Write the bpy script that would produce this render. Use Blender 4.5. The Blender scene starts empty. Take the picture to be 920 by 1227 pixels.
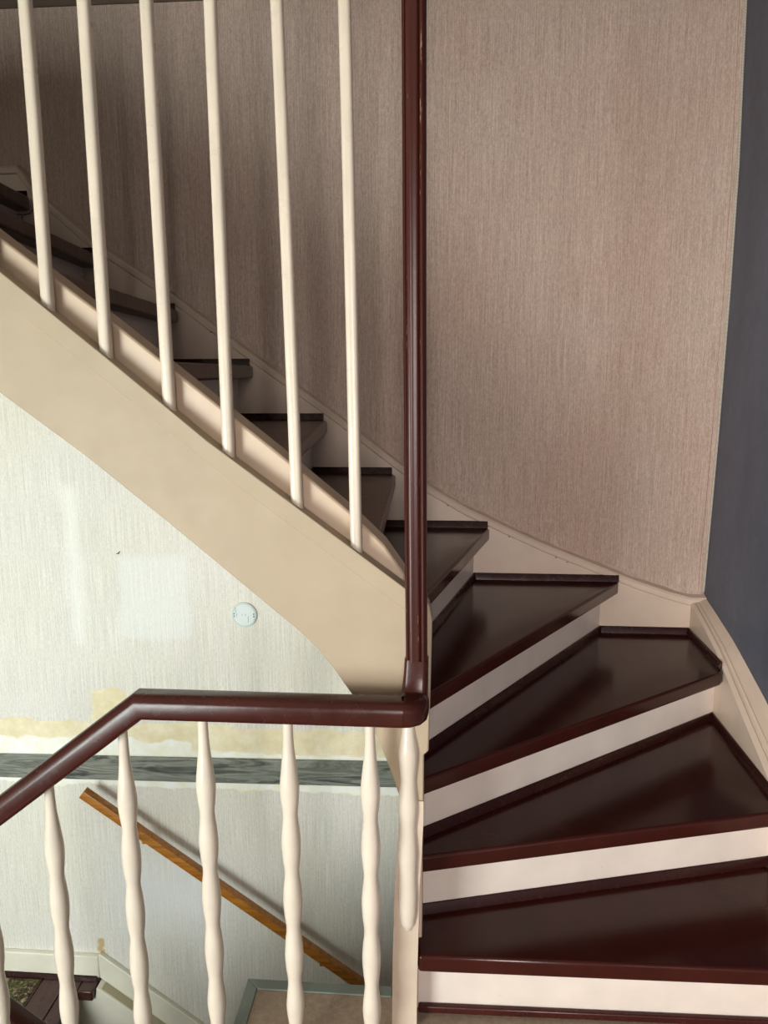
import bpy, bmesh, math, random
from mathutils import Vector, Matrix

C = bpy.context.scene.collection
EYE = 1.473                      # height of the eye above the landing; every z below is measured from the eye

# ------------------------------------------------------------------ camera
def set_camera():
    f, pitch, yaw, roll = 905.0, math.radians(10.5), math.radians(4.4), math.radians(-0.2)
    fw = Vector((-math.sin(yaw)*math.cos(pitch), math.cos(yaw)*math.cos(pitch), -math.sin(pitch)))
    rt = Vector((math.cos(yaw), math.sin(yaw), 0)); up = rt.cross(fw)
    c, s = math.cos(roll), math.sin(roll)
    r2 = c*rt + s*up; u2 = -s*rt + c*up
    cd = bpy.data.cameras.new('camera'); cam = bpy.data.objects.new('camera', cd); C.objects.link(cam)
    m = Matrix((r2, u2, -fw)).transposed().to_4x4(); m.translation = Vector((0, 0, EYE))
    cam.matrix_world = m
    cd.sensor_fit = 'HORIZONTAL'; cd.sensor_width = 36; cd.lens = f/920*36; cd.clip_start = 0.05
    bpy.context.scene.camera = cam
set_camera()

# ------------------------------------------------------------------ world, lights, exposure
w = bpy.data.worlds.new('world'); bpy.context.scene.world = w; w.use_nodes = True
w.node_tree.nodes['Background'].inputs[0].default_value = (0.80, 0.88, 1.0, 1)
w.node_tree.nodes['Background'].inputs[1].default_value = 0.6
def area(name, loc, target, sx, sy, power, col):
    ld = bpy.data.lights.new(name, 'AREA'); ld.shape = 'RECTANGLE'; ld.size = sx; ld.size_y = sy
    ld.energy = power; ld.color = col
    o = bpy.data.objects.new(name, ld); C.objects.link(o)
    l = Vector(loc) + Vector((0, 0, EYE)); t = Vector(target) + Vector((0, 0, EYE))
    o.location = l; o.rotation_euler = (t-l).to_track_quat('-Z', 'Y').to_euler()
    return o
area('window_daylight', (-2.05, -1.36, -0.85), (-1.6, 2.6, -0.75), 1.3, 1.7, 175, (0.93, 1.0, 0.96))
area('unseen_doorway_light', (-0.16, -2.45, 0.0), (0.25, 2.6, -0.45), 0.85, 1.5, 180, (1.0, 0.91, 0.86))  # warm source behind the viewer, narrowed by an added doorway
vs = bpy.context.scene.view_settings
vs.view_transform = 'Standard'; vs.look = 'None'; vs.exposure = 0.0; vs.gamma = 1.0; vs.use_curve_mapping = False

# ------------------------------------------------------------------ material helpers
def nmat(name, rough=0.5, col=(0.5, 0.5, 0.5)):
    m = bpy.data.materials.new(name); m.use_nodes = True
    nt = m.node_tree; b = nt.nodes['Principled BSDF']
    b.inputs['Base Color'].default_value = (*col, 1); b.inputs['Roughness'].default_value = rough
    return m, nt, b
def nd(nt, typ, **kw):
    n = nt.nodes.new(typ)
    for k, v in kw.items():
        if k in n.inputs: n.inputs[k].default_value = v
        else: setattr(n, k, v)
    return n
def coords(nt, scale=(1, 1, 1)):
    tc = nd(nt, 'ShaderNodeTexCoord'); mp = nd(nt, 'ShaderNodeMapping'); mp.inputs['Scale'].default_value = scale
    nt.links.new(tc.outputs['Object'], mp.inputs[0]); return mp.outputs[0]
def noise(nt, vec, scale, detail=4, rough=0.5, dist=0):
    n = nd(nt, 'ShaderNodeTexNoise'); nt.links.new(vec, n.inputs['Vector'])
    n.inputs['Scale'].default_value = scale; n.inputs['Detail'].default_value = detail
    n.inputs['Roughness'].default_value = rough; n.inputs['Distortion'].default_value = dist
    return n.outputs['Fac']
def ramp(nt, fac, stops):
    r = nd(nt, 'ShaderNodeValToRGB'); nt.links.new(fac, r.inputs[0]); e = r.color_ramp.elements
    while len(e) < len(stops): e.new(0.5)
    for i, (p, c) in enumerate(stops):
        e[i].position = p; e[i].color = (*c, 1) if len(c) == 3 else c
    return r.outputs[0]
def mixc(nt, fac, a, b, mode='MIX'):
    m = nd(nt, 'ShaderNodeMix'); m.data_type = 'RGBA'; m.blend_type = mode
    for s, v in ((m.inputs[0], fac), (m.inputs[6], a), (m.inputs[7], b)):
        if isinstance(v, (int, float)): s.default_value = v
        elif isinstance(v, tuple): s.default_value = (*v, 1)
        else: nt.links.new(v, s)
    return m.outputs[2]
def math_(nt, op, a, b=None, c=None, clamp=False):
    m = nd(nt, 'ShaderNodeMath'); m.operation = op; m.use_clamp = clamp
    for s, v in zip(m.inputs, (a, b, c)):
        if v is None: continue
        if isinstance(v, (int, float)): s.default_value = v
        else: nt.links.new(v, s)
    return m.outputs[0]
def bump(nt, b, h, strength, dist):
    n = nd(nt, 'ShaderNodeBump'); n.inputs['Strength'].default_value = strength; n.inputs['Distance'].default_value = dist
    nt.links.new(h, n.inputs['Height']); nt.links.new(n.outputs[0], b.inputs['Normal'])

def paint(name, col, rough=0.35, var=0.06, chips=None, bump_s=0.15, grain=(1, 1, 1), scale=9):
    m, nt, b = nmat(name, rough)
    v = coords(nt, grain)
    n = noise(nt, v, scale, 5, 0.55)
    lo = tuple(c*(1-var*2) for c in col); hi = tuple(min(1, c*(1+var)) for c in col)
    c = ramp(nt, n, [(0.3, lo), (0.7, hi)])
    if chips:
        n2 = noise(nt, coords(nt, (1, 1, 1)), 55, 6, 0.7)
        mk = ramp(nt, n2, [(0.735, (0, 0, 0)), (0.75, (1, 1, 1))])
        c = mixc(nt, mk, c, chips)
    nt.links.new(c, b.inputs['Base Color'])
    n3 = noise(nt, coords(nt, (1, 1, 1)), 26, 4, 0.6)
    rr = math_(nt, 'MULTIPLY_ADD', n3, 0.25, rough-0.12, clamp=True); nt.links.new(rr, b.inputs['Roughness'])
    bump(nt, b, noise(nt, v, 60, 3, 0.5), bump_s, 0.002)
    return m

def wallpaper(name, col_lo, col_hi, extra=None, blot=0.5, patch_col=None):
    m, nt, b = nmat(name, 0.85)
    ribs = math_(nt, 'MULTIPLY_ADD', noise(nt, coords(nt, (260, 260, 5)), 1.0, 2, 0.6), 0.55, math_(nt, 'MULTIPLY', noise(nt, coords(nt, (300, 300, 60)), 1.0, 2, 0.6), 0.45))
    fine = noise(nt, coords(nt, (420, 420, 230)), 1.0, 2, 0.6)
    h = math_(nt, 'MULTIPLY_ADD', fine, 0.5, ribs)
    c = ramp(nt, h, [(0.56, col_lo), (0.92, col_hi)])
    big = noise(nt, coords(nt, (1, 1, 0.6)), 2.6, 4, 0.5, 0.4)
    if patch_col: c = mixc(nt, ramp(nt, big, [(0.42, (0, 0, 0)), (0.66, (blot,)*3)]), c, patch_col, 'MULTIPLY')
    b.inputs['Specular IOR Level'].default_value = 0.2
    if extra: c = extra(nt, c)
    nt.links.new(c, b.inputs['Base Color'])
    bump(nt, b, h, 0.55, 0.003)
    return m

def box_mask(nt, x0, x1, z0, z1, soft, wob=0.0, wscale=9):
    tc = nd(nt, 'ShaderNodeTexCoord'); sp = nd(nt, 'ShaderNodeSeparateXYZ'); nt.links.new(tc.outputs['Object'], sp.inputs[0])
    X, Z = sp.outputs[0], sp.outputs[2]
    if wob:
        n = noise(nt, tc.outputs['Object'], wscale, 6, 0.65); dn = math_(nt, 'MULTIPLY_ADD', n, wob, -wob*0.5)
        X = math_(nt, 'ADD', X, dn); Z = math_(nt, 'ADD', Z, dn)
    def edge(v, e, s):
        return math_(nt, 'MULTIPLY_ADD', v, s/soft, -s*e/soft + 0.5, clamp=True)
    m = math_(nt, 'MULTIPLY', edge(X, x0, 1), edge(X, x1, -1))
    return math_(nt, 'MULTIPLY', m, math_(nt, 'MULTIPLY', edge(Z, z0, 1), edge(Z, z1, -1)))

def lower_extra(nt, c):
    E_ = EYE
    # repaired pale square, and a paler strip where paper was overlapped
    c = mixc(nt, math_(nt, 'MULTIPLY', box_mask(nt, -1.20, -0.935, -0.99+E_, -0.67+E_, 0.03, 0.05), 0.4), c, (0.80, 0.85, 0.85))
    c = mixc(nt, math_(nt, 'MULTIPLY', box_mask(nt, -1.395, -1.345, -1.02+E_, -0.40+E_, 0.05, 0.06), 0.5), c, (0.90, 0.92, 0.88))
    c = mixc(nt, math_(nt, 'MULTIPLY', box_mask(nt, -1.30, -0.85, -2.25+E_, -1.92+E_, 0.2, 0.2, 4), 0.6), c, (0.74, 0.77, 0.80))
    # stripped paper above the dado rail: yellowed backing, then bare plaster
    n = noise(nt, coords(nt), 16, 8, 0.7)
    yel = ramp(nt, n, [(0.35, (0.74, 0.65, 0.42)), (0.6, (0.84, 0.78, 0.58)), (0.75, (0.88, 0.86, 0.74))])
    whi = ramp(nt, n, [(0.4, (0.90, 0.93, 0.90)), (0.7, (0.84, 0.82, 0.66))])
    c = mixc(nt, box_mask(nt, -3, 2, -1.60+E_, -1.335+E_, 0.006, 0.10, 7), c, yel)
    c = mixc(nt, box_mask(nt, -1.335, -1.20, -1.60+E_, -1.20+E_, 0.006, 0.12, 7), c, yel)
    c = mixc(nt, box_mask(nt, -3, -0.95, -1.60+E_, -1.405+E_, 0.01, 0.09, 9), c, whi)
    c = mixc(nt, box_mask(nt, -3, 2, -1.60+E_, -1.445+E_, 0.008, 0.05, 14), c, whi)
    # small water mark in the corner above the skirting joint
    c = mixc(nt, box_mask(nt, -1.400, -1.375, -2.37+E_, -2.30+E_, 0.012, 0.05, 30), c, (0.55, 0.42, 0.22))
    return c

M = {}
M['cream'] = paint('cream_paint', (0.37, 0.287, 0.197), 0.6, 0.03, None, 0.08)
M['cream_pink'] = paint('pinkish_cream_paint', (0.60, 0.47, 0.375), 0.38, 0.04, None, 0.1)
M['newel'] = paint('newel_paint', (0.54, 0.43, 0.34), 0.36, 0.06)
M['back_board'] = paint('peach_paint', (0.52, 0.39, 0.28), 0.4, 0.04)
M['riser'] = paint('off_white_riser_paint', (0.66, 0.57, 0.51), 0.32, 0.04, None, 0.12)
M['baluster'] = paint('ivory_gloss_paint', (0.64, 0.55, 0.46), 0.2, 0.04, None, 0.08, scale=14)
M['baluster_up'] = paint('ivory_gloss_paint_rods', (0.62, 0.53, 0.43), 0.3, 0.06, None, 0.1, (1, 1, 0.2), 30)
M['skirt'] = paint('white_skirting_paint', (0.80, 0.77, 0.66), 0.35, 0.04, None, 0.08)
M['beige'] = paint('beige_string_paint', (0.50, 0.46, 0.32), 0.4, 0.06)
M['red'] = paint('dark_red_gloss_paint', (0.046, 0.0095, 0.0078), 0.26, 0.14, (0.30, 0.16, 0.12), 0.12)
M['red_rail'] = paint('dark_red_handrail_paint', (0.043, 0.0085, 0.006), 0.24, 0.08, None, 0.06)
M['red_low'] = paint('dark_red_floorboard_paint', (0.055, 0.016, 0.013), 0.3, 0.15, None, 0.2, (6, 1, 1))
M['cove'] = paint('dark_red_cove_paint', (0.026, 0.0055, 0.0045), 0.25, 0.1)
M['paper_up'] = wallpaper('pinkish_beige_textile_wallpaper', (0.32, 0.235, 0.19), (0.56, 0.435, 0.365), None, 0.5, (0.94, 0.83, 0.79))
M['paper_low'] = wallpaper('grey_white_textile_wallpaper', (0.58, 0.565, 0.525), (0.86, 0.84, 0.785), lower_extra, 0.5, (0.96, 0.96, 0.86))
M['blue'] = paint('slate_blue_wall_paint', (0.085, 0.092, 0.125), 0.5, 0.12, None, 0.3, (1, 1, 0.35), 5)
M['plain'] = paint('plain_wall_paint', (0.55, 0.50, 0.44), 0.8, 0.04)
M['plate'] = paint('white_plastic', (0.66, 0.74, 0.74), 0.3, 0.02)
M['metal'] = nmat('dull_screw_metal', 0.5, (0.08, 0.08, 0.08))[0]
M['brownpaper'] = paint('brown_board', (0.11, 0.07, 0.05), 0.6, 0.1, None, 0.2, (1, 1, 8))

def tread_mat():
    m, nt, b = nmat('worn_dark_red_tread_paint', 0.25)
    n = noise(nt, coords(nt, (1, 1, 1)), 5, 5, 0.6)
    c = ramp(nt, n, [(0.3, (0.031, 0.0060, 0.0042)), (0.7, (0.043, 0.0088, 0.0064))])
    # small chips and light scratches
    n2 = noise(nt, coords(nt, (30, 60, 30)), 1.0, 6, 0.75)
    c = mixc(nt, ramp(nt, n2, [(0.77, (0, 0, 0)), (0.79, (0.6, 0.6, 0.6))]), c, (0.25, 0.15, 0.12))
    nt.links.new(c, b.inputs['Base Color'])
    n3 = noise(nt, coords(nt), 11, 5, 0.6)
    b.inputs['Specular IOR Level'].default_value = 0.26
    rr = math_(nt, 'MULTIPLY_ADD', n3, 0.16, 0.09, clamp=True); nt.links.new(rr, b.inputs['Roughness'])
    bump(nt, b, noise(nt, coords(nt, (60, 160, 60)), 1.0, 3, 0.6), 0.06, 0.001)
    return m
M['tread'] = tread_mat()

def worn_wood_tread():
    m, nt, b = nmat('worn_brown_tread_wood', 0.38)
    n = noise(nt, coords(nt, (4, 22, 4)), 2.0, 6, 0.6)
    c = ramp(nt, n, [(0.3, (0.050, 0.020, 0.014)), (0.6, (0.11, 0.055, 0.04)), (0.8, (0.15, 0.08, 0.06))])
    nt.links.new(c, b.inputs['Base Color']); bump(nt, b, n, 0.15, 0.001)
    return m
M['tread_worn'] = worn_wood_tread()

def rail_worn():
    m, nt, b = nmat('worn_dark_red_post_paint', 0.28)
    tc = nd(nt, 'ShaderNodeTexCoord'); sp = nd(nt, 'ShaderNodeSeparateXYZ'); nt.links.new(tc.outputs['Object'], sp.inputs[0])
    # paint worn through along the two grooves of the moulding (object space of the post)
    def near(x, wd): 
        d = math_(nt, 'ABSOLUTE', math_(nt, 'SUBTRACT', sp.outputs[0], x))
        return math_(nt, 'LESS_THAN', d, wd)
    n = noise(nt, coords(nt, (60, 60, 9)), 1.6, 7, 0.75)
    k = ramp(nt, n, [(0.56, (0, 0, 0)), (0.60, (0.8, 0.8, 0.8))])
    k2 = ramp(nt, n, [(0.63, (0, 0, 0)), (0.65, (0.7, 0.7, 0.7))])
    a = math_(nt, 'MULTIPLY', near(0.0085, 0.0016), k); a2 = math_(nt, 'MULTIPLY', near(-0.0155, 0.0014), k2)
    c = mixc(nt, a, (0.045, 0.010, 0.007), (0.30, 0.20, 0.12)); c = mixc(nt, a2, c, (0.25, 0.17, 0.12))
    nt.links.new(c, b.inputs['Base Color'])
    bump(nt, b, noise(nt, coords(nt), 70, 3), 0.08, 0.002)
    return m
M['post'] = rail_worn()
M['cove'].node_tree.nodes['Principled BSDF'].inputs['Coat Weight'].default_value = 0.0
for k in ('red_rail', 'cove', 'post', 'red'): M[k].node_tree.nodes['Principled BSDF'].inputs['Specular IOR Level'].default_value = 0.30

def marble():
    m, nt, b = nmat('grey_green_marbled_plastic', 0.25)
    v = coords(nt, (1.3, 1, 13))
    n = noise(nt, v, 1.9, 6, 0.6, 1.3)
    c = ramp(nt, n, [(0.28, (0.020, 0.028, 0.025)), (0.40, (0.09, 0.10, 0.088)), (0.50, (0.25, 0.27, 0.235)), (0.60, (0.12, 0.13, 0.112)), (0.72, (0.42, 0.43, 0.37))])
    nt.links.new(c, b.inputs['Base Color']); return m
M['marble'] = marble()

def oak():
    m, nt, b = nmat('orange_varnished_wood', 0.28)
    v = coords(nt, (3, 60, 60)); n = noise(nt, v, 1.4, 6, 0.6, 0.6)
    c = ramp(nt, n, [(0.3, (0.22, 0.075, 0.010)), (0.55, (0.42, 0.165, 0.022)), (0.75, (0.52, 0.23, 0.04))])
    nt.links.new(c, b.inputs['Base Color']); return m
M['oak'] = oak()

def lino():
    m, nt, b = nmat('brown_speckled_linoleum', 0.55)
    n = noise(nt, coords(nt), 60, 8, 0.7); n2 = noise(nt, coords(nt), 6, 4, 0.6)
    c = ramp(nt, n, [(0.3, (0.17, 0.12, 0.085)), (0.55, (0.27, 0.20, 0.145)), (0.75, (0.33, 0.25, 0.18))])
    c = mixc(nt, ramp(nt, n2, [(0.4, (0, 0, 0)), (0.7, (0.5, 0.5, 0.5))]), c, (0.20, 0.14, 0.09))
    nt.links.new(c, b.inputs['Base Color']); bump(nt, b, n, 0.2, 0.001); return m
M['lino'] = lino()
M['trim'] = paint('grey_green_edge_strip', (0.13, 0.155, 0.135), 0.45, 0.08)

def rugm():
    m, nt, b = nmat('green_and_brown_carpet_pile', 0.95)
    v = coords(nt); n = noise(nt, v, 75, 4, 0.7); n2 = noise(nt, v, 14, 2, 0.5)
    c = ramp(nt, n, [(0.42, (0.02, 0.008, 0.006)), (0.48, (0.07, 0.08, 0.018)), (0.53, (0.06, 0.02, 0.015)), (0.60, (0.34, 0.28, 0.18)), (0.68, (0.55, 0.42, 0.34))])
    c = mixc(nt, ramp(nt, n2, [(0.5, (0, 0, 0)), (0.6, (0.6,)*3)]), c, (0.10, 0.12, 0.02))
    nt.links.new(c, b.inputs['Base Color']); bump(nt, b, noise(nt, v, 160, 3), 1.0, 0.006); return m
M['rug'] = rugm()
def cordm():
    m, nt, b = nmat('off_white_twisted_cord', 0.7)
    wv = nd(nt, 'ShaderNodeTexWave'); wv.bands_direction = 'Z'; wv.inputs['Scale'].default_value = 95; wv.inputs['Distortion'].default_value = 1.0
    nt.links.new(coords(nt), wv.inputs['Vector'])
    nt.links.new(ramp(nt, wv.outputs['Fac'], [(0.2, (0.15, 0.13, 0.10)), (0.6, (0.60, 0.55, 0.46))]), b.inputs['Base Color']); return m
M['cord'] = cordm()

# ------------------------------------------------------------------ object helpers
def thing(name, label, cat, loc=(0, 0, 0), group=None):
    o = bpy.data.objects.new(name, None); C.objects.link(o); o.empty_display_size = 0.1
    o.location = Vector(loc) + Vector((0, 0, EYE)); o['label'] = label; o['category'] = cat
    if group: o['group'] = group
    return o
def origin_of(p):
    v = Vector((0, 0, 0))
    while p: v = v + p.location; p = p.parent
    return v
def mk(name, verts, faces, mat, parent=None, bev=0, seg=2, smooth=False, origin=None, label=None, angle=35, tags=None, kind=None):
    """one mesh object from eye-relative coordinates; origin optional (eye-relative)"""
    org = (Vector(origin) + Vector((0, 0, EYE))) if origin else (origin_of(parent) if parent else Vector((0, 0, 0)))
    me = bpy.data.meshes.new(name)
    me.from_pydata([tuple(Vector(v) + Vector((0, 0, EYE)) - org) for v in verts], [], faces)
    bm = bmesh.new(); bm.from_mesh(me); bmesh.ops.remove_doubles(bm, verts=bm.verts, dist=1e-5)
    bmesh.ops.recalc_face_normals(bm, faces=bm.faces); bm.to_mesh(me); bm.free()
    me.materials.append(M[mat] if isinstance(mat, str) else mat)
    if smooth or bev:
        for p in me.polygons: p.use_smooth = True
        me.set_sharp_from_angle(angle=math.radians(angle))
    o = bpy.data.objects.new(name, me); C.objects.link(o)
    if parent: o.parent = parent
    o.location = org - (origin_of(parent) if parent else Vector((0, 0, 0)))
    if bev:
        b = o.modifiers.new('bevel', 'BEVEL'); b.width = bev; b.segments = seg; b.limit_method = 'ANGLE'; b.angle_limit = math.radians(40)
        b.harden_normals = False
    if label: o['label'] = label
    if tags: o['label'], o['category'] = tags
    if kind: o['kind'] = kind
    return o
def box(name, x0, x1, y0, y1, z0, z1, mat, parent=None, **kw):
    v = [(x, y, z) for z in (z0, z1) for y in (y0, y1) for x in (x0, x1)]
    f = [(0, 2, 3, 1), (4, 5, 7, 6), (0, 1, 5, 4), (2, 6, 7, 3), (0, 4, 6, 2), (1, 3, 7, 5)]
    return mk(name, v, f, mat, parent, **kw)
def prism(pts, axis, a, b):
    """polygon extruded along axis: 'Y' pts=(x,z); 'Z' pts=(x,y); 'X' pts=(y,z)"""
    def P(p, t):
        return {'Y': (p[0], t, p[1]), 'Z': (p[0], p[1], t), 'X': (t, p[0], p[1])}[axis]
    n = len(pts); v = [P(p, a) for p in pts] + [P(p, b) for p in pts]
    f = [tuple(range(n-1, -1, -1)), tuple(range(n, 2*n))] + [(i, (i+1) % n, n+(i+1) % n, n+i) for i in range(n)]
    return v, f
def strip_between(top, bot, y0, y1):
    """solid band between two polylines sampled at the same stations (x,z), robust for long concave shapes"""
    n = len(top); v = []; f = []
    for (tx, tz), (bx, bz) in zip(top, bot): v += [(tx, y0, tz), (bx, y0, bz), (bx, y1, bz), (tx, y1, tz)]
    for i in range(n-1):
        for k in range(4):
            a = i*4+k; b = i*4+(k+1) % 4; f.append((a, b, b+4, a+4))
    f.append((3, 2, 1, 0)); f.append(tuple((n-1)*4+k for k in range(4)))
    return v, f
def interp(poly, x):
    poly = sorted(poly)
    if x <= poly[0][0]: p, q = poly[0], poly[1]
    elif x >= poly[-1][0]: p, q = poly[-2], poly[-1]
    else:
        for p, q in zip(poly, poly[1:]):
            if p[0] <= x <= q[0]: break
    return p[1] + (q[1]-p[1])*(x-p[0])/(q[0]-p[0])
def sweep(path, section, side0=None, up_hint=(0, 0, 1), cap=True):
    """section: list of (s,u) points; mitred at path points"""
    path = [Vector(p) for p in path]; n = len(path); m = len(section); v = []
    T = [(path[i+1]-path[i]).normalized() for i in range(n-1)]
    side = None
    rings = []
    for i in range(n):
        t0 = T[max(i-1, 0)]; t1 = T[min(i, n-2)]
        t = (t0+t1).normalized()
        # segment frame transported
        if side is None:
            side = Vector(side0) if side0 else t0.cross(Vector(up_hint)).normalized()
            side = (side - side.dot(t0)*t0).normalized()
            prev = t0
        ring = []
        # project section of incoming segment onto mitre plane
        s = side; u = s.cross(prev).normalized()
        for (a, b) in section:
            p = path[i] + s*a + u*b
            d = (path[i]-p).dot(t)/max(prev.dot(t), 0.2)
            ring.append(p + prev*d)
        rings.append(ring)
        if i < n-1:
            q = prev.rotation_difference(t1); side = (q @ side).normalized(); prev = t1
    for r in rings: v += [tuple(p) for p in r]
    f = []
    for i in range(n-1):
        for k in range(m):
            f.append((i*m+k, i*m+(k+1) % m, (i+1)*m+(k+1) % m, (i+1)*m+k))
    if cap: f.append(tuple(range(m-1, -1, -1))); f.append(tuple((n-1)*m+k for k in range(m)))
    return v, f
def rrect(w, h, r, seg=4, top_r=None):
    pts = []
    for cx, cy, a0, rr in ((w/2, h/2, 0, top_r or r), (-w/2, h/2, 90, top_r or r), (-w/2, -h/2, 180, r), (w/2, -h/2, 270, r)):
        sx = 1 if cx > 0 else -1; sy = 1 if cy > 0 else -1
        for k in range(seg+1):
            a = math.radians(a0 + 90*k/seg); pts.append((cx-sx*rr + rr*math.cos(a), cy-sy*rr + rr*math.sin(a)))
    return pts
def lathe(cx, cy, prof, seg=20):
    v = []; f = []
    for (z, r) in prof:
        for k in range(seg): a = 2*math.pi*k/seg; v.append((cx+r*math.cos(a), cy+r*math.sin(a), z))
    for i in range(len(prof)-1):
        for k in range(seg): f.append((i*seg+k, i*seg+(k+1) % seg, (i+1)*seg+(k+1) % seg, (i+1)*seg+k))
    f.append(tuple(range(seg))); f.append(tuple((len(prof)-1)*seg+k for k in range(seg)))
    return v, f
def struct(o): o['kind'] = 'structure'; return o

# ------------------------------------------------------------------ setting
FL = -1.473; RISE = 0.187
zt = lambda n: FL + RISE*n
WY = 2.65                         # back wall plane
SY = 2.615                        # face of the wall string
SX = 0.875                        # face of the right string
CORNER = [(1.30, 0.912), (1.122, 0.919), (0.885, 0.926), (0.64, 0.934), (0.254, 0.937), (-0.225, 0.935), (-0.764, 0.927), (-1.6, 0.927)]

struct(box('wall_back', -2.9, 1.1, WY, WY+0.12, -4.0, 3.2, 'paper_low'))
# upper textile wallpaper, with folds where it meets the string
WTOP = [(-2.9, 0.62), (-1.40, 0.62), (-1.362, 0.575), (-1.209, 0.450), (-0.954, 0.280), (-0.668, 0.066), (-0.378, -0.141), (-0.049, -0.394), (0.211, -0.531), (0.507, -0.657), (0.684, -0.727), (0.875, -0.785), (0.94, -0.79)]
def paper():
    random.seed(4)
    nx, nz = 330, 160; v = []; f = []
    x0, x1, z1 = -2.9, 0.938, 1.18
    folds = []
    for i in range(26):
        fx = random.uniform(-1.5, 0.55)
        folds.append((fx, interp(WTOP, fx), random.uniform(0.4, 2.2), random.uniform(0.03, 0.13), random.uniform(0.003, 0.007)))
    for fx in (0.02, 0.05, 0.085, 0.12, -0.14, -0.10): folds.append((fx, interp(WTOP, fx), 2.2, 0.12, 0.007))
    for j in range(nz+1):
        for i in range(nx+1):
            x = x0+(x1-x0)*i/nx
            if x > 0.88: x = min(x, interp(CORNER, 0)+0) if False else x
            b = interp(WTOP, x); t = (j/nz)**1.5; z = b+(z1-b)*t
            d = 0.0
            for fx, fz, ang, ln, am in folds:
                ux, uz = -math.cos(ang) if ang > 1.57 else -math.cos(ang), math.sin(ang)
                px, pz = x-fx, z-fz; a = px*ux+pz*uz; s = px*uz-pz*ux
                if -0.03 < a < ln*1.5 and abs(s) < 0.04: d += am*math.exp(-(s/0.006)**2)*max(0, 1-abs(a)/(ln*1.5))
            h = z-b
            d += 0.004*math.exp(-(h/0.03)**2)*(1+math.sin(x*31)+0.6*math.sin(x*77))
            edge = [c for c in CORNER]
            xr = x
            if i == nx: xr = next((p[1]+(q[1]-p[1])*(z-p[0])/(q[0]-p[0]) for p, q in zip(edge, edge[1:]) if q[0] <= z <= p[0]), x)
            v.append((xr, WY-0.004-d, z))
    for j in range(nz):
        for i in range(nx):
            a = j*(nx+1)+i; f.append((a, a+1, a+nx+2, a+nx+1))
    o = mk('wall_covering', v, f, 'paper_up', smooth=True, angle=180)
    o.name = 'wall_upper'; struct(o)
paper()
# band above the wallpaper seam
struct(box('trim_1', -2.9, 0.90, WY-0.012, WY, 1.18, 2.2, 'brownpaper'))

def blue_wall():
    v = []; f = []
    prof = [(3.2, 0.912)] + CORNER + [(-4.0, 0.927)]
    for z, x in prof: v += [(x, -1.3, z), (x, WY, z), (x+0.15, WY, z), (x+0.15, -1.3, z)]
    n = len(prof)
    for i in range(n-1):
        for k in range(4): f.append((i*4+k, i*4+(k+1) % 4, (i+1)*4+(k+1) % 4, (i+1)*4+k))
    f += [(0, 1, 2, 3), tuple((n-1)*4+k for k in range(4))]
    struct(mk('wall_right', v, f, 'blue', smooth=True))
blue_wall()
# cord that covers the edge of the wallpaper in the corner
cp = [(x-0.004, WY-0.010, z) for z, x in CORNER if z > -0.9]
circ = [(0.0042*math.cos(2*math.pi*k/8), 0.0042*math.sin(2*math.pi*k/8)) for k in range(8)]
o = mk('trim_2', *sweep(cp, circ, side0=(1, 0, 0)), 'cord', smooth=True); struct(o)
struct(mk('trim_3', *prism([(x+dx, z) for dx in (0, ) for z, x in [(zz, xx-0.022) for zz, xx in CORNER if zz > -0.9]] + [(x-0.008, z) for z, x in reversed([c for c in CORNER if c[0] > -0.9])], 'Y', WY-0.009, WY-0.002), 'paper_up'))

struct(box('wall_left', -3.02, -2.9, -1.3, WY, -4.0, 3.2, 'plain'))
# front wall behind the camera with a stair window at the left and an added, unseen doorway at the right
WX0, WX1, WZ0, WZ1 = -2.7, -1.4, -1.7, 0.0
DX0, DX1, DZ1 = -0.15, 0.75, 0.70  # added opening; left jamb keeps the warm light off the upper left wall
fw_pieces = [(-2.9, WX0, -4, 3.2), (WX0, WX1, -4, WZ0), (WX0, WX1, WZ1, 3.2), (WX1, DX0, -4, 3.2), (DX0, DX1, -4, FL), (DX0, DX1, DZ1, 3.2), (DX1, 0.93, -4, 3.2)]
vv, ff = [], []
for (a, b, c, d) in fw_pieces:
    base = len(vv); vv += [(x, y, z) for z in (c, d) for y in (-1.42, -1.3) for x in (a, b)]
    ff += [tuple(base+i for i in q) for q in [(0, 2, 3, 1), (4, 5, 7, 6), (0, 1, 5, 4), (2, 6, 7, 3), (0, 4, 6, 2), (1, 3, 7, 5)]]
struct(mk('wall_front', vv, ff, 'plain'))
struct(box('ceiling', -3.02, 1.08, -1.42, WY+0.12, 3.2, 3.3, 'plain'))
struct(box('ceiling_landing', -2.9, 0.912, -1.3, 1.60, 1.30, 1.45, 'plain'))
struct(box('floor_ground', -3.02, 1.08, -1.42, WY+0.12, -4.1, -4.0, 'lino'))

# landing floor with its grey-green edge strips (mitred at the corner)
LX, LY = -0.463, 1.593
fl = struct(mk('floor', *prism([(LX+0.028, -1.3), (0.927, -1.3), (0.927, 1.56), (-0.03, 1.56), (-0.05, LY-0.028), (LX+0.028, LY-0.028)], 'Z', FL-0.16, FL), 'lino'))
mk('edge_strip', *prism([(LX, LY), (LX+0.03, LY-0.03), (-0.106, LY-0.03), (-0.106, LY)], 'Z', FL-0.16, FL+0.003), 'trim', fl, bev=0.002)
mk('edge_strip', *prism([(LX, LY), (LX, -1.3), (LX+0.03, -1.3), (LX+0.03, LY-0.03)], 'Z', FL-0.16, FL+0.003), 'trim', fl, bev=0.002)

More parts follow.
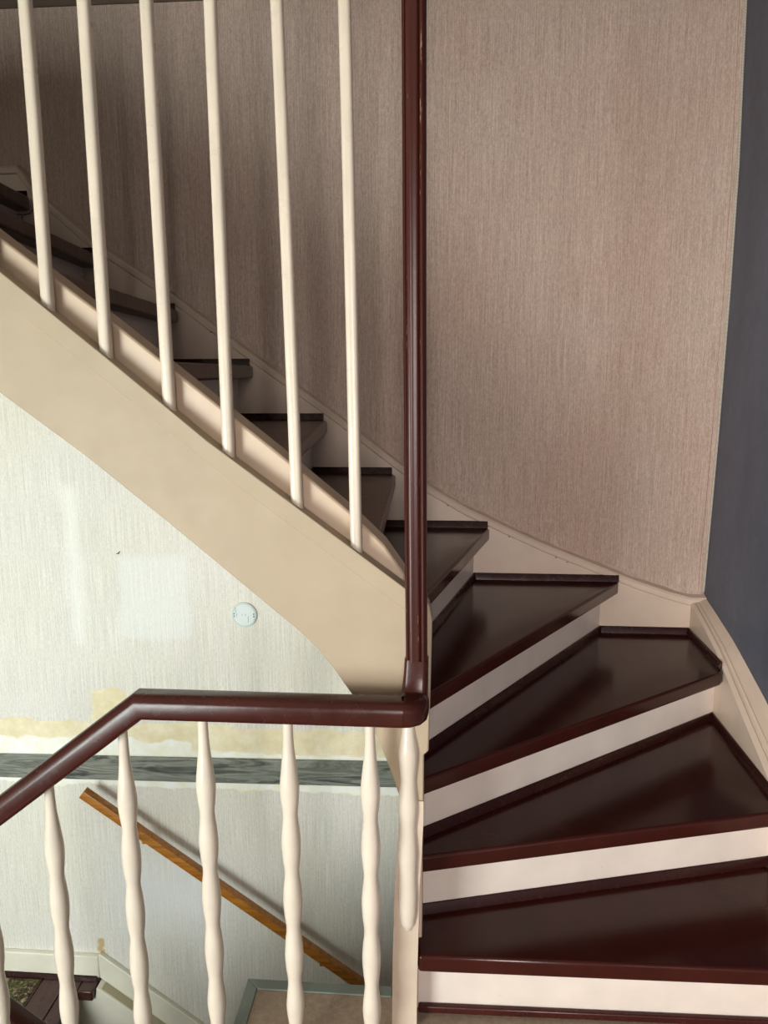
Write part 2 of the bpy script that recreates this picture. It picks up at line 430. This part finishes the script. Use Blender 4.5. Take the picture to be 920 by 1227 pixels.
# skirting board on the back wall, and its sloping run down the lower flight
struct(box('baseboard_back', -2.9, -1.392, WY-0.022, WY, -2.467, -2.366, 'skirt', bev=0.004))
sk = lambda x: -0.76*(x+1.388)
struct(mk('baseboard_stair', *prism([(-1.391, -2.364), (-1.385, -2.352), (-0.2, -2.352+sk(-0.2)), (-0.2, -2.464+sk(-0.2)), (-1.391, -2.464)], 'Y', WY-0.022, WY), 'skirt', bev=0.004))

# marbled dado rail
dr = struct(mk('trim_4', *prism([(-2.88, -1.590), (-2.88, -1.492), (-1.736, -1.481), (-0.95, -1.469), (0.0, -1.453), (0.9, -1.440), (0.9, -1.543), (0.0, -1.556), (-0.95, -1.569), (-1.746, -1.579)], 'Y', WY-0.016, WY), 'marble', bev=0.004))

# ------------------------------------------------------------------ upper staircase
st = thing('staircase', 'upper winder staircase with dark red treads and cream risers turning left around the post', 'staircase', (-0.06, 1.55, FL))
NOSE = {1: ((-0.04, 1.482), (0.885, 1.500)), 2: ((-0.04, 1.566), (0.885, 1.819)), 3: ((-0.04, 1.578), (0.885, 2.279)),
        4: ((-0.04, 1.600), (0.634, 2.622)), 5: ((-0.085, 1.590), (0.175, 2.622)), 6: ((-0.134, 1.59), (-0.160, 2.622)),
        7: ((-0.325, 1.59), (-0.398, 2.622)), 8: ((-0.565, 1.59), (-0.652, 2.622)), 9: ((-0.80, 1.59), (-0.905, 2.622)),
        10: ((-1.045, 1.59), (-1.180, 2.622)), 11: ((-1.28, 1.59), (-1.398, 2.622))}
OV = 0.055; TH = 0.042
def riser_line(n, off=OV):
    (ax, ay), (bx, by) = NOSE[n]; a = Vector((ax, ay)); b = Vector((bx, by)); d = (b-a).normalized(); nn = Vector((-d.y, d.x))
    a2 = a+nn*off; b2 = b+nn*off
    # keep the outer end on the string face
    if n <= 3: t = (0.885-b2.x)/d.x
    else: t = (2.622-b2.y)/d.y
    b2 = b2+d*t
    return a2, b2
treads = {}
for n in range(1, 12):
    a, b = (Vector(p) for p in NOSE[n])
    d = (b-a).normalized()
    pts = [a]
    # rounded outer end of the nosing
    if n >= 3: 
        inw = Vector((-d.y, d.x))
        pts += [b-d*0.030, b-d*0.012+inw*0.006, b+inw*0.022]
    else: pts += [b]
    if n <= 10:
        r0, r1 = riser_line(n+1, OV+0.012)
        if n == 3: pts += [Vector((0.885, 2.622))]
        pts += [r1, r0]
    else: pts += [Vector((-2.88, 2.622)), Vector((-2.88, 1.59))]
    z = zt(n)
    mat = 'tread' if n < 6 else 'tread_worn'
    tr = mk('tread', *prism([tuple(p) for p in pts], 'Z', z-TH, z), mat, st, bev=0.007, seg=3, label=('worn brownish tread' if n >= 6 else None))
    treads[n] = tr
    # riser under the nosing
    r0, r1 = riser_line(n); q0, q1 = riser_line(n, OV+0.018)
    zb = zt(n-1) if n > 1 else FL
    mk('riser', *prism([tuple(r0), tuple(r1), tuple(q1), tuple(q0)], 'Z', zb, z-TH+0.001), 'riser', st)
    # dark cove strip along the back edge and the strings
    def strip(p, q, inward, z0, parent, h=0.024, wd=0.013):
        p = Vector(p); q = Vector(q); i2 = Vector(inward).normalized()
        v = []
        for e in (p, q):
            v += [(e.x, e.y, z0), (e.x+i2.x*wd, e.y+i2.y*wd, z0), (e.x+i2.x*wd*0.75, e.y+i2.y*wd*0.75, z0+h*0.45), (e.x+i2.x*wd*0.3, e.y+i2.y*wd*0.3, z0+h), (e.x, e.y, z0+h)]
        m = 5; f = [(k, (k+1) % m, m+(k+1) % m, m+k) for k in range(m)] + [tuple(range(m-1, -1, -1)), tuple(range(m, 2*m))]
        mk('cove_strip', v, f, 'cove', parent, bev=0.0015)
    if n <= 10:
        r0, r1 = riser_line(n+1)
        dd = (r1-r0).normalized(); strip(r0, r1, (dd.y, -dd.x), z, tr)
        if n <= 2: strip((SX, r1.y), (SX, b.y+0.012), (-1, 0), z, tr)
        elif n == 3: strip((SX, SY), (SX, b.y+0.012), (-1, 0), z, tr); strip((r1.x, SY), (SX, SY), (0, -1), z, tr)
        else: strip((r1.x, SY), (b.x-0.012, SY), (0, -1), z, tr)
    else: strip((-2.88, SY), (b.x-0.012, SY), (0, -1), z, tr)
# dark strip where the first riser meets the landing floor
r0, r1 = riser_line(1)
vbase = [(r0.x, r0.y), (r1.x, r1.y), (r1.x, r1.y-0.014), (r0.x, r0.y-0.014)]
mk('base_strip', *prism(vbase, 'Z', FL, FL+0.019), 'red', st, bev=0.004)

# string against the back wall
BT = [(-2.88, 0.694), (-1.44, 0.694), (-1.403, 0.688), (-1.362, 0.600), (-1.209, 0.458), (-0.954, 0.289), (-0.668, 0.075), (-0.378, -0.132), (-0.20, -0.270), (-0.049, -0.384), (0.08, -0.460), (0.211, -0.522), (0.36, -0.590), (0.507, -0.648), (0.684, -0.718), (0.80, -0.756), (0.875, -0.776), (0.93, -0.776)]
BT = [(-2.88, 0.694), (-1.44, 0.694), (-1.38, 0.610), (-1.209, 0.458), (-0.954, 0.289), (-0.668, 0.075), (-0.378, -0.132)] + BT[8:]
v = []; f = []
for x, z in BT:
    lo = z-0.50 if x > -1.3 else z-0.34
    v += [(x, SY, lo), (x, SY, z-0.034), (x, SY+0.003, z-0.031), (x, SY-0.003, z-0.029), (x, SY-0.004, z-0.012), (x, SY+0.002, z-0.004), (x, WY-0.001, z+0.004), (x, WY-0.001, lo)]
m = 8
for i in range(len(BT)-1):
    for k in range(m): f.append((i*m+k, i*m+(k+1) % m, (i+1)*m+(k+1) % m, (i+1)*m+k))
f += [tuple(range(m-1, -1, -1)), tuple((len(BT)-1)*m+k for k in range(m))]
ws = mk('wall_string', v, f, 'cream_pink', st, smooth=True, angle=25)
random.seed(2)
for x in (0.02, 0.16, 0.235, 0.40, 0.44, -0.10, -0.52, -0.80):
    z = interp(BT, x)-0.034
    mk('nail_hole', *lathe(0, 0, [(0, 0.0024), (0.001, 0.0024)], 8), 'metal', ws) if False else box('nail_hole', x, x+0.006, SY-0.001, SY+0.002, z-0.004, z-0.001, 'metal', ws)

# curved string on the right wall; its moulded top leans into the stair
RI = [(2.64, -0.790), (2.56, -0.812), (2.479, -0.834), (2.351, -0.874), (2.216, -0.934), (2.094, -0.990), (1.922, -1.063), (1.7, -1.165), (1.5, -1.265), (1.3, -1.36), (1.2, -1.373), (-1.3, -1.373)]
RO = [(2.65, -0.776), (2.56, -0.793), (2.454, -0.817), (2.351, -0.840), (2.261, -0.868), (2.083, -0.925), (1.922, -0.985), (1.7, -1.085), (1.5, -1.185), (1.3, -1.29), (1.2, -1.365), (-1.3, -1.365)]
ys = [2.655, 2.6, 2.54, 2.48, 2.42, 2.36, 2.30, 2.24, 2.18, 2.10, 2.0, 1.9, 1.8, 1.7, 1.6, 1.5, 1.4, 1.3, 1.2]
v = []; f = []
for y in ys:
    zi = interp(RI, y); zo = interp(RO, y); dz = zo-zi
    prof = [(SX, min(zi-0.55, -1.5) if y < 1.45 else zi-0.35), (SX, zi-0.004), (SX+0.003, zi), (SX+0.011, zi+dz*0.16), (SX+0.0135, zi+dz*0.20-0.006), (SX+0.016, zi+dz*0.30), (SX+0.022, zi+dz*0.40), (SX+0.0245, zi+dz*0.42-0.004), (SX+0.028, zi+dz*0.54), (0.926, zo), (0.926, zi-0.6)]
    v += [(x, y, max(z, FL)) for x, z in prof]
m = 11
for i in range(len(ys)-1):
    for k in range(m): f.append((i*m+k, i*m+(k+1) % m, (i+1)*m+(k+1) % m, (i+1)*m+k))
f += [tuple(range(m)), tuple((len(ys)-1)*m+k for k in range(m-1, -1, -1))]
mk('side_string', v, f, 'cream_pink', st, smooth=True, angle=30)

struct(box('baseboard_right', SX+0.02, 0.926, -1.3, 1.2, FL, FL+0.105, 'skirt', bev=0.004))
# inner string: broad cream board that runs down into the newel
L2 = [(-2.88, 0.60), (-1.38, 0.60), (-0.867, 0.197), (-0.660, 0.027), (-0.465, -0.136), (-0.282, -0.273), (-0.068, -0.434)]
L1 = [(-2.88, 0.55), (-1.38, 0.55), (-0.872, 0.148), (-0.663, -0.018), (-0.467, -0.179), (-0.284, -0.319), (-0.068, -0.480)]
CT = [(-2.88, 0.68), (-1.42, 0.68), (-0.895, 0.271), (-0.686, 0.114), (-0.480, -0.050), (-0.343, -0.159), (-0.19, -0.286), (-0.119, -0.355), (-0.075, -0.419), (-0.06, -0.45)]
UN = [(-2.88, 0.20), (-1.30, 0.20), (-1.20, 0.19), (-0.891, -0.039), (-0.726, -0.163), (-0.560, -0.300), (-0.459, -0.386), (-0.340, -0.488), (-0.288, -0.532), (-0.254, -0.566), (-0.222, -0.607), (-0.187, -0.660), (-0.158, -0.706), (-0.130, -0.762), (-0.110, -0.814), (-0.092, -0.868), (-0.080, -0.905)]
NEW_R = [(-0.068, -0.434), (-0.034, -0.450), (-0.022, -0.468), (-0.016, -0.497), (-0.018, -0.636), (-0.021, -0.788), (-0.031, -0.798), (-0.031, -0.905)]
NEW_L = []
CT = [(a*0.99, b*0.99) for a, b in CT]
board = L2[:-1] + NEW_R + NEW_L[::-1] + UN[::-1]
mk('inner_string', *prism(board, 'Y', 1.48, 1.522), 'cream', st, bev=0.003)
mk('newel', *prism([(-0.080, -0.905), (-0.031, -0.905), (-0.031, -0.949), (-0.038, -1.105), (-0.043, -1.351), (-0.044, FL-0.16), (-0.101, FL-0.16), (-0.098, -1.30), (-0.093, -1.110), (-0.086, -1.00)], 'Y', 1.48, 1.522), 'newel', st)
mk('string_moulding', *strip_between([(x, z+0.0005) for x, z in L2], [(l1[0] if i else l1[0], l1[1]) for i, l1 in enumerate(L1)], 1.4755, 1.481), 'cream', st, bev=0.0015)
# taller back layer of the inner string, visible behind the rods
stations = sorted(set([p[0] for p in CT] + [p[0] for p in UN]))
stations = [x for x in stations if x <= -0.06]
mk('string_back_board', *strip_between([(x, interp(CT, x)) for x in stations], [(x, interp(UN, x)+0.01) for x in stations], 1.522, 1.598), 'back_board', st, bev=0.005)
box('newel_core', -0.078, -0.034, 1.54, 1.625, FL-0.16, -0.47, 'cream_pink', st, bev=0.003)
# unseen plaster underside of the flight, added to block light
mk('light_block_panel', *strip_between([(x, z+0.03) for x, z in UN], [(x, z+0.008) for x, z in UN], 1.598, 2.645), 'cream', st)
# half baluster carved on the newel
hb = [(-0.66, 0.010), (-0.72, 0.0115), (-0.75, 0.0150), (-0.785, 0.0205), (-0.805, 0.0212), (-0.83, 0.0195), (-0.857, 0.0175), (-0.885, 0.0195), (-0.915, 0.0218), (-0.945, 0.0205), (-0.97, 0.0185), (-0.995, 0.0200), (-1.03, 0.0222), (-1.065, 0.0212), (-1.09, 0.0205), (-1.13, 0.0218), (-1.17, 0.0205), (-1.20, 0.0165), (-1.218, 0.009), (-1.224, 0.003)]
def smooth_prof(p, k=4):
    out = []
    for i in range(len(p)-1):
        p0 = p[max(i-1, 0)]; p1 = p[i]; p2 = p[i+1]; p3 = p[min(i+2, len(p)-1)]
        for j in range(k):
            t = j/k
            def cr(a, b, c, d): return 0.5*((2*b)+(-a+c)*t+(2*a-5*b+4*c-d)*t*t+(-a+3*b-3*c+d)*t**3)
            out.append((p1[0]+(p2[0]-p1[0])*t, max(0.001, cr(p0[1], p1[1], p2[1], p3[1]))))
    return out+[p[-1]]
mk('half_baluster', *lathe(-0.0640, 1.483, smooth_prof(hb), 24), 'baluster', st, smooth=True)

# cracked plaster at the top tread
ck = [(-1.47, 0.545), (-1.43, 0.53), (-1.405, 0.535), (-1.395, 0.56), (-1.40, 0.58)]
def crack(pts, parent):
    r = [(x, SY-0.0012, z) for x, z in pts]
    sec = [(0.0016*math.cos(k*math.pi/2), 0.0016*math.sin(k*math.pi/2)) for k in range(4)]
    mk('crack', *sweep(r, sec, side0=(0, 1, 0)), 'metal', parent)
crack([(-1.435, 0.528), (-1.433, 0.49), (-1.428, 0.47), (-1.43, 0.44), (-1.424, 0.415)], ws)
crack([(-1.50, 0.552), (-1.46, 0.535), (-1.43, 0.530), (-1.405, 0.535), (-1.392, 0.548)], ws)
crack([(-1.428, 0.485), (-1.405, 0.487), (-1.395, 0.50)], ws)

# ------------------------------------------------------------------ railing of the upper flight
ur = thing('stair_railing', 'plain ivory rods and tall dark red grooved post on the upper stair string', 'railing', (-0.05, 1.46, -0.577))
post_sec = [(-21.5, 20), (-21.5, -12), (-19, -17), (-17, -18.5), (-15.5, -16.5), (-14, -19), (-10, -21), (-5, -21), (-1, -19.5), (3, -20.5), (6.5, -19), (8.5, -14.5), (10.5, -19), (14, -20.5), (18.5, -18), (21.5, -12), (21.5, 20)]
post_sec = [(a/1000, b/1000) for a, b in post_sec]
pv = []; pf = []
pp = [(-0.0465, -0.577), (-0.0500, -0.249), (-0.0535, 0.20), (-0.0565, 0.640), (-0.059, 1.30)]
for x, z in pp: pv += [(x+a, 1.460+b, z) for a, b in post_sec]
m = len(post_sec)
for i in range(len(pp)-1):
    for k in range(m): pf.append((i*m+k, i*m+(k+1) % m, (i+1)*m+(k+1) % m, (i+1)*m+k))
pf += [tuple(range(m)), tuple((len(pp)-1)*m+k for k in range(m-1, -1, -1))]
mk('post', pv, pf, 'post', ur, smooth=True, angle=50, origin=(-0.0515, 1.46, 0), label='dark red grooved post with paint worn in the grooves')
ROD = [(-0.786, -0.782), (-0.672, -0.670), (-0.549, -0.551), (-0.432, -0.430), (-0.294, -0.311), (-0.172, -0.188), (-0.903, -0.90), (-1.02, -1.018)]
rs = rrect(0.0245, 0.0245, 0.0085, 4)
for xb, xt in ROD:
    zb = interp(L2, xb)-0.012
    v = []; f = []
    for t in (0, 0.12, 0.3, 0.5, 0.75, 1.0):
        z = zb+(1.30-zb)*t; k = 0.97-0.05*t if t < 0.9 else 0.92
        x = xb+(xt-xb)*t*(1.30-zb)/(0.68-zb)*0.8 + 0.0009*math.sin(t*5+xb*40)
        v += [(x+a*k, 1.501+b*k, z) for a, b in rs]
    m = len(rs)
    for i in range(5):
        for q in range(m): f.append((i*m+q, i*m+(q+1) % m, (i+1)*m+(q+1) % m, (i+1)*m+q))
    f += [tuple(range(m)), tuple(5*m+q for q in range(m-1, -1, -1))]
    mk('baluster', v, f, 'baluster_up', ur, smooth=True, angle=60)

# ------------------------------------------------------------------ railing along the landing
lr = thing('landing_railing', 'landing handrail in dark red gloss over turned ivory balusters, sloping down at the left', 'railing', (-0.3, 1.40, FL))
sec = rrect(0.062, 0.051, 0.010, 5, top_r=0.021)
ZR = -0.661
path = [(-1.36, 1.40, ZR-0.78*0.755), (-0.605, 1.40, ZR), (-0.070, 1.40, ZR)]
mk('handrail', *sweep(path, sec, side0=(0, -1, 0)), 'red_rail', lr, smooth=True, angle=40)
# rounded corner and upturned elbow into the post
arc = [(-0.070, 1.40, ZR)] + [(-0.070+0.018*math.sin(a), 1.418-0.018*math.cos(a), ZR) for a in [math.radians(q) for q in (22, 45, 68, 90)]]
cs = rrect(0.050, 0.043, 0.011, 5, top_r=0.015)
mk('handrail_corner', *sweep([(-0.074, 1.40, ZR), (-0.066, 1.4012, ZR), (-0.058, 1.4065, ZR), (-0.0535, 1.415, ZR), (-0.052, 1.430, ZR), (-0.051, 1.440, ZR+0.004)], sec, side0=(0, -1, 0)), 'red_rail', lr, smooth=True, angle=40)
ev, ef = sweep([(-0.0520, 1.418, ZR), (-0.0510, 1.436, ZR+0.003), (-0.0497, 1.448, ZR+0.012), (-0.0485, 1.455, ZR+0.030), (-0.0475, 1.459, ZR+0.055), (-0.0465, 1.460, ZR+0.088)], rrect(0.056, 0.050, 0.011, 4), side0=(1, 0, 0))
em = 20; ev2 = []
for i in range(6):
    ring = [Vector(p) for p in ev[i*em:(i+1)*em]]; c = sum(ring, Vector())/em; k = 1-0.034*i
    ev2 += [tuple(c+(p-c)*k) for p in ring]
mk('elbow', ev2, ef, 'red_rail', lr, smooth=True, angle=40)

def turned(x0, dz, foot, top):
    # string of soft bulges with a slim neck at either end
    b0 = -0.842+dz; P = 0.132
    prof = [(top, 0.0098), (b0+0.115, 0.0105), (b0+0.085, 0.0118), (b0+0.045, 0.0160), (b0, 0.0202)]
    z = b0
    while z-P > foot+0.06:
        prof += [(z-P*0.25, 0.0185), (z-P*0.5, 0.0152), (z-P*0.75, 0.0183), (z-P, 0.0202)]; z -= P
    prof += [(z-0.04, 0.016), (foot+0.01, 0.011), (foot, 0.0105)]
    pr = [p for p in prof if p[0] <= top+1e-6]
    return lathe(x0, 1.415, smooth_prof(pr), 22)
rail_z = lambda x: ZR-0.018 if x > -0.605 else ZR-0.018-0.78*(-0.605-x)
str_z = lambda x: FL if x > LX else min(-1.515, -1.525-0.72*(-x-0.657))
BAL = [(-0.139, 0.0, FL), (-0.307, 0.0, FL), (-0.484, -0.003, None), (-0.6555, -0.047, None), (-0.826, -0.168, None), (-0.988, -0.290, None), (-1.16, -0.41, None)]
for x, dz, ft in BAL:
    ft2 = FL if ft is not None else (FL if x > -0.463 else str_z(x))
    mk('baluster', *turned(x, dz, ft2, rail_z(x)+0.004), 'baluster', lr, smooth=True)

# ------------------------------------------------------------------ flight that leaves the landing to the left (below the frame)
lf = thing('side_staircase', 'short flight going down left from the landing, below the sloping handrail', 'staircase', (LX, 1.0, FL))
for k in range(1, 5):
    x1 = LX-0.222*(k-1); z = FL-0.1994*k
    box('tread', x1-0.245, x1-0.002, 0.62, 1.385, z-0.04, z, 'red', lf, bev=0.006)
    box('riser', x1-0.022, x1-0.002, 0.62, 1.385, z, z+0.1594, 'riser', lf)
xa = [(-0.466, str_z(-0.466)), (-1.38, str_z(-1.38))]
mk('string', *prism([(-0.466, str_z(-0.466)), (-0.466, -1.85), (-1.38, -2.465), (-1.38, str_z(-1.38))], 'Y', 1.385, 1.445), 'cream', lf, bev=0.003)
mk('string', *prism([(-0.466, str_z(-0.466)), (-0.466, -1.85), (-1.38, -2.465), (-1.38, str_z(-1.38))], 'Y', 0.57, 0.62), 'cream', lf, bev=0.003)

# ------------------------------------------------------------------ lower half landing and lower flight
LZ = -2.47
lo = thing('lower_staircase', 'lower flight seen through the balusters, dark red boards with white string, going down right', 'staircase', (-1.4, 2.1, LZ))
for a, b in ((-1.624, -1.522), (-1.518, -1.457)):
    box('floor_board', a, b, 1.45, 2.627, LZ-0.04, LZ, 'red_low', lo, bev=0.003)
box('floor_board', -1.457, -1.392, 2.560, 2.627, LZ-0.045, LZ, 'red_low', lo, bev=0.006)
box('floor_board', -2.9, -1.627, 1.45, 2.627, LZ-0.04, LZ-0.001, 'red_low', lo, bev=0.003)
box('floor_board', -2.9, -1.457, -1.3, 1.446, LZ-0.04, LZ, 'red_low', lo, bev=0.003)
mk('cove_strip', *prism([(2.627, LZ), (2.613, LZ), (2.618, LZ+0.012), (2.627, LZ+0.014)], 'X', -2.9, -1.40), 'cove', lo)
box('riser', -1.490, -1.475, 1.60, 2.58, LZ-0.20, LZ-0.04, 'skirt', lo)
for k in range(1, 6):
    x0 = -1.475+0.262*(k-1); z = LZ-0.1994*k
    box('tread', x0, x0+0.29, 1.60, 2.58, z-0.04, z, 'red_low', lo, bev=0.005)
    box('riser', x0+0.247, x0+0.262, 1.60, 2.58, z-0.1994, z-0.04, 'skirt', lo)
s2 = lambda x: -2.468-0.76*(x+1.386)
mk('wall_string', *prism([(-1.475, -2.516), (-1.392, -2.516), (-1.386, -2.474), (-1.37, s2(-1.37)), (-0.1, s2(-0.1)), (-0.1, s2(-0.1)-0.34), (-1.475, -2.83)], 'Y', 2.583, WY-0.001), 'skirt', lo, bev=0.004)
mk('string_top', *prism([(-1.366, s2(-1.366)+0.002), (-0.1, s2(-0.1)+0.002), (-0.1, s2(-0.1)-0.002), (-1.366, s2(-1.366)-0.002)], 'Y', 2.592, WY-0.022), 'beige', lo)
mk('inner_string', *prism([(-1.45, -2.38), (-1.35, -2.40), (-0.1, -3.35), (-0.1, -3.70), (-1.45, -2.72)], 'Y', 1.53, 1.598), 'cream', lo, bev=0.003)
# its dark handrail, just entering the frame at bottom left
lh = thing('lower_handrail', 'dark red handrail of the lower flight crossing the bottom left corner above the rug', 'handrail', (-1.2, 1.55, LZ))
hp = [(-1.75, 1.55, -1.565+0.76*0), (-1.52, 1.55, -1.565), (-0.62, 1.55, -1.565-0.76*0.90)]
hz = lambda x: -1.596-0.80*(x+1.05)
mk('handrail', *sweep([(-1.45, 1.55, hz(-1.45)), (-0.70, 1.55, hz(-0.70))], rrect(0.055, 0.052, 0.007, 3), side0=(0, -1, 0)), 'red_rail', lh, smooth=True, angle=40)
box('newel', -1.50, -1.43, 1.515, 1.585, LZ, hz(-1.45)+0.03, 'red_rail', lh, bev=0.004)
for x in (-1.28, -1.10, -0.92):
    zz = -2.395-0.76*(x+1.357)
    mk('baluster', *lathe(x, 1.563, [(zz, 0.012), (hz(x)-0.02, 0.012)], 14), 'baluster', lh, smooth=True)

# rug on the half landing
rg = []
rv = []; rf = []
random.seed(9)
nx, ny = 34, 28
for j in range(ny+1):
    for i in range(nx+1):
        x = -2.55+(0.915)*i/nx; y = 1.62+(0.985)*j/ny
        edge = i in (0, nx) or j in (0, ny)
        rv.append((x, y, LZ+(0.002 if edge else 0.010+random.uniform(-0.0012, 0.0012))))
for j in range(ny):
    for i in range(nx):
        a = j*(nx+1)+i; rf.append((a, a+1, a+nx+2, a+nx+1))
bl = len(rv); rv += [(-2.55, 1.62, LZ), (-1.635, 1.62, LZ), (-1.635, 2.605, LZ), (-2.55, 2.605, LZ)]; rf.append((bl+3, bl+2, bl+1, bl))
mk('rug', rv, rf, 'rug', smooth=True, tags=('green and brown patterned carpet on the lower landing floor', 'rug'))

# ------------------------------------------------------------------ wooden wall rail
wr = thing('wall_handrail', 'square orange-brown wooden handrail fixed to the grey wall below the marbled strip', 'handrail', (-0.85, 2.57, -2.03))
cz = lambda x: -1.588-0.7275*(x+1.360)
# section: nearly square bar
v = []; f = []
xs2 = [-1.362, -0.26]
tn = Vector((1, 0, -0.7275)).normalized(); upn = Vector((0.7275, 0, 1)).normalized()
for x in xs2:
    c = Vector((x, 2.565, cz(x)))
    for a, b in rrect(0.036, 0.034, 0.003, 2): v.append(tuple(c+Vector((0, a, 0))+upn*b))
m = 12
f = [(k, (k+1) % m, m+(k+1) % m, m+k) for k in range(m)] + [tuple(range(m)), tuple(range(2*m-1, m-1, -1))]
mk('rail', v, f, 'oak', wr, smooth=True, angle=30)
for x in (-1.135, -0.45):
    z = cz(x)-0.028
    mk('bracket', *sweep([(x, 2.565, z+0.012), (x, 2.566, z-0.012), (x, 2.60, z-0.035), (x, WY-0.001, z-0.035)], rrect(0.014, 0.008, 0.002, 2), side0=(1, 0, 0)), 'oak', wr, smooth=True)

# ------------------------------------------------------------------ blanking plate
px_, pz_ = -0.726, -0.886
bp = thing('blanking_plate', 'round white plastic blanking plate on the pale wall under the stair string', 'wall plate', (px_, WY, pz_))
def disc(name, cx, cz_, prof, mat, parent, seg=40, label=None):
    v = []; f = []
    for (dy, r) in prof:
        for k in range(seg): a = 2*math.pi*k/seg; v.append((cx+r*math.cos(a), WY-dy, cz_+r*math.sin(a)))
    for i in range(len(prof)-1):
        for k in range(seg): f.append((i*seg+k, i*seg+(k+1) % seg, (i+1)*seg+(k+1) % seg, (i+1)*seg+k))
    f.append(tuple(range(seg))); f.append(tuple((len(prof)-1)*seg+k for k in range(seg)))
    return mk(name, v, f, mat, parent, smooth=True, angle=30, label=label)
disc('rim', px_, pz_, [(0.0, 0.0475), (0.008, 0.047), (0.010, 0.0455), (0.010, 0.0435), (0.007, 0.043)], 'plate', bp)
cov = disc('cover', px_, pz_, [(0.004, 0.0425), (0.009, 0.0425), (0.0105, 0.041)], 'plate', bp)
for s in (-1, 1):
    for dz in (0.006, -0.006):
        disc('screw', px_+s*0.037-0.003*dz*100*0, pz_+dz*0.8, [(0.010, 0.0028), (0.0118, 0.0024)], 'metal', cov, 10)
for dx, dz, sx, sz in ((-0.027, 0.0, 0.0012, 0.009), (-0.006, 0.001, 0.0012, 0.007), (0.006, 0.001, 0.0012, 0.009), (0.016, -0.016, 0.0012, 0.024), (-0.031, 0.019, 0.0012, 0.022)):
    box('mark', px_+dx-sx/2, px_+dx+sx/2, WY-0.0112, WY-0.0102, pz_+dz-sz/2, pz_+dz+sz/2, 'trim', cov)
# torn wallpaper / nail hole on the pale wall
mk('nail', *prism([(-1.203, -0.660), (-1.194, -0.656), (-1.188, -0.650), (-1.192, -0.661)], 'Y', WY-0.006, WY-0.0005), 'metal', tags=('small dark nail in the pale wall left of the round plate', 'nail'))

# window frame, and frame of the added doorway, behind the viewer
def frame(name, x0, x1, z0, z1, wd=0.06, sill=True):
    vv, ff = [], []
    for (a, b, c, d) in ((x0, x0+wd, z0, z1), (x1-wd, x1, z0, z1), (x0+wd, x1-wd, z1-wd, z1)) + (((x0+wd, x1-wd, z0, z0+wd),) if sill else ()):
        base = len(vv); vv += [(x, y, z) for z in (c, d) for y in (-1.35, -1.29) for x in (a, b)]
        ff += [tuple(base+i for i in q) for q in [(0, 2, 3, 1), (4, 5, 7, 6), (0, 1, 5, 4), (2, 6, 7, 3), (0, 4, 6, 2), (1, 3, 7, 5)]]
    return struct(mk(name, vv, ff, 'skirt'))
frame('window_1', WX0, WX1, WZ0, WZ1)
frame('unseen_door_1', DX0, DX1, FL, DZ1, sill=False)
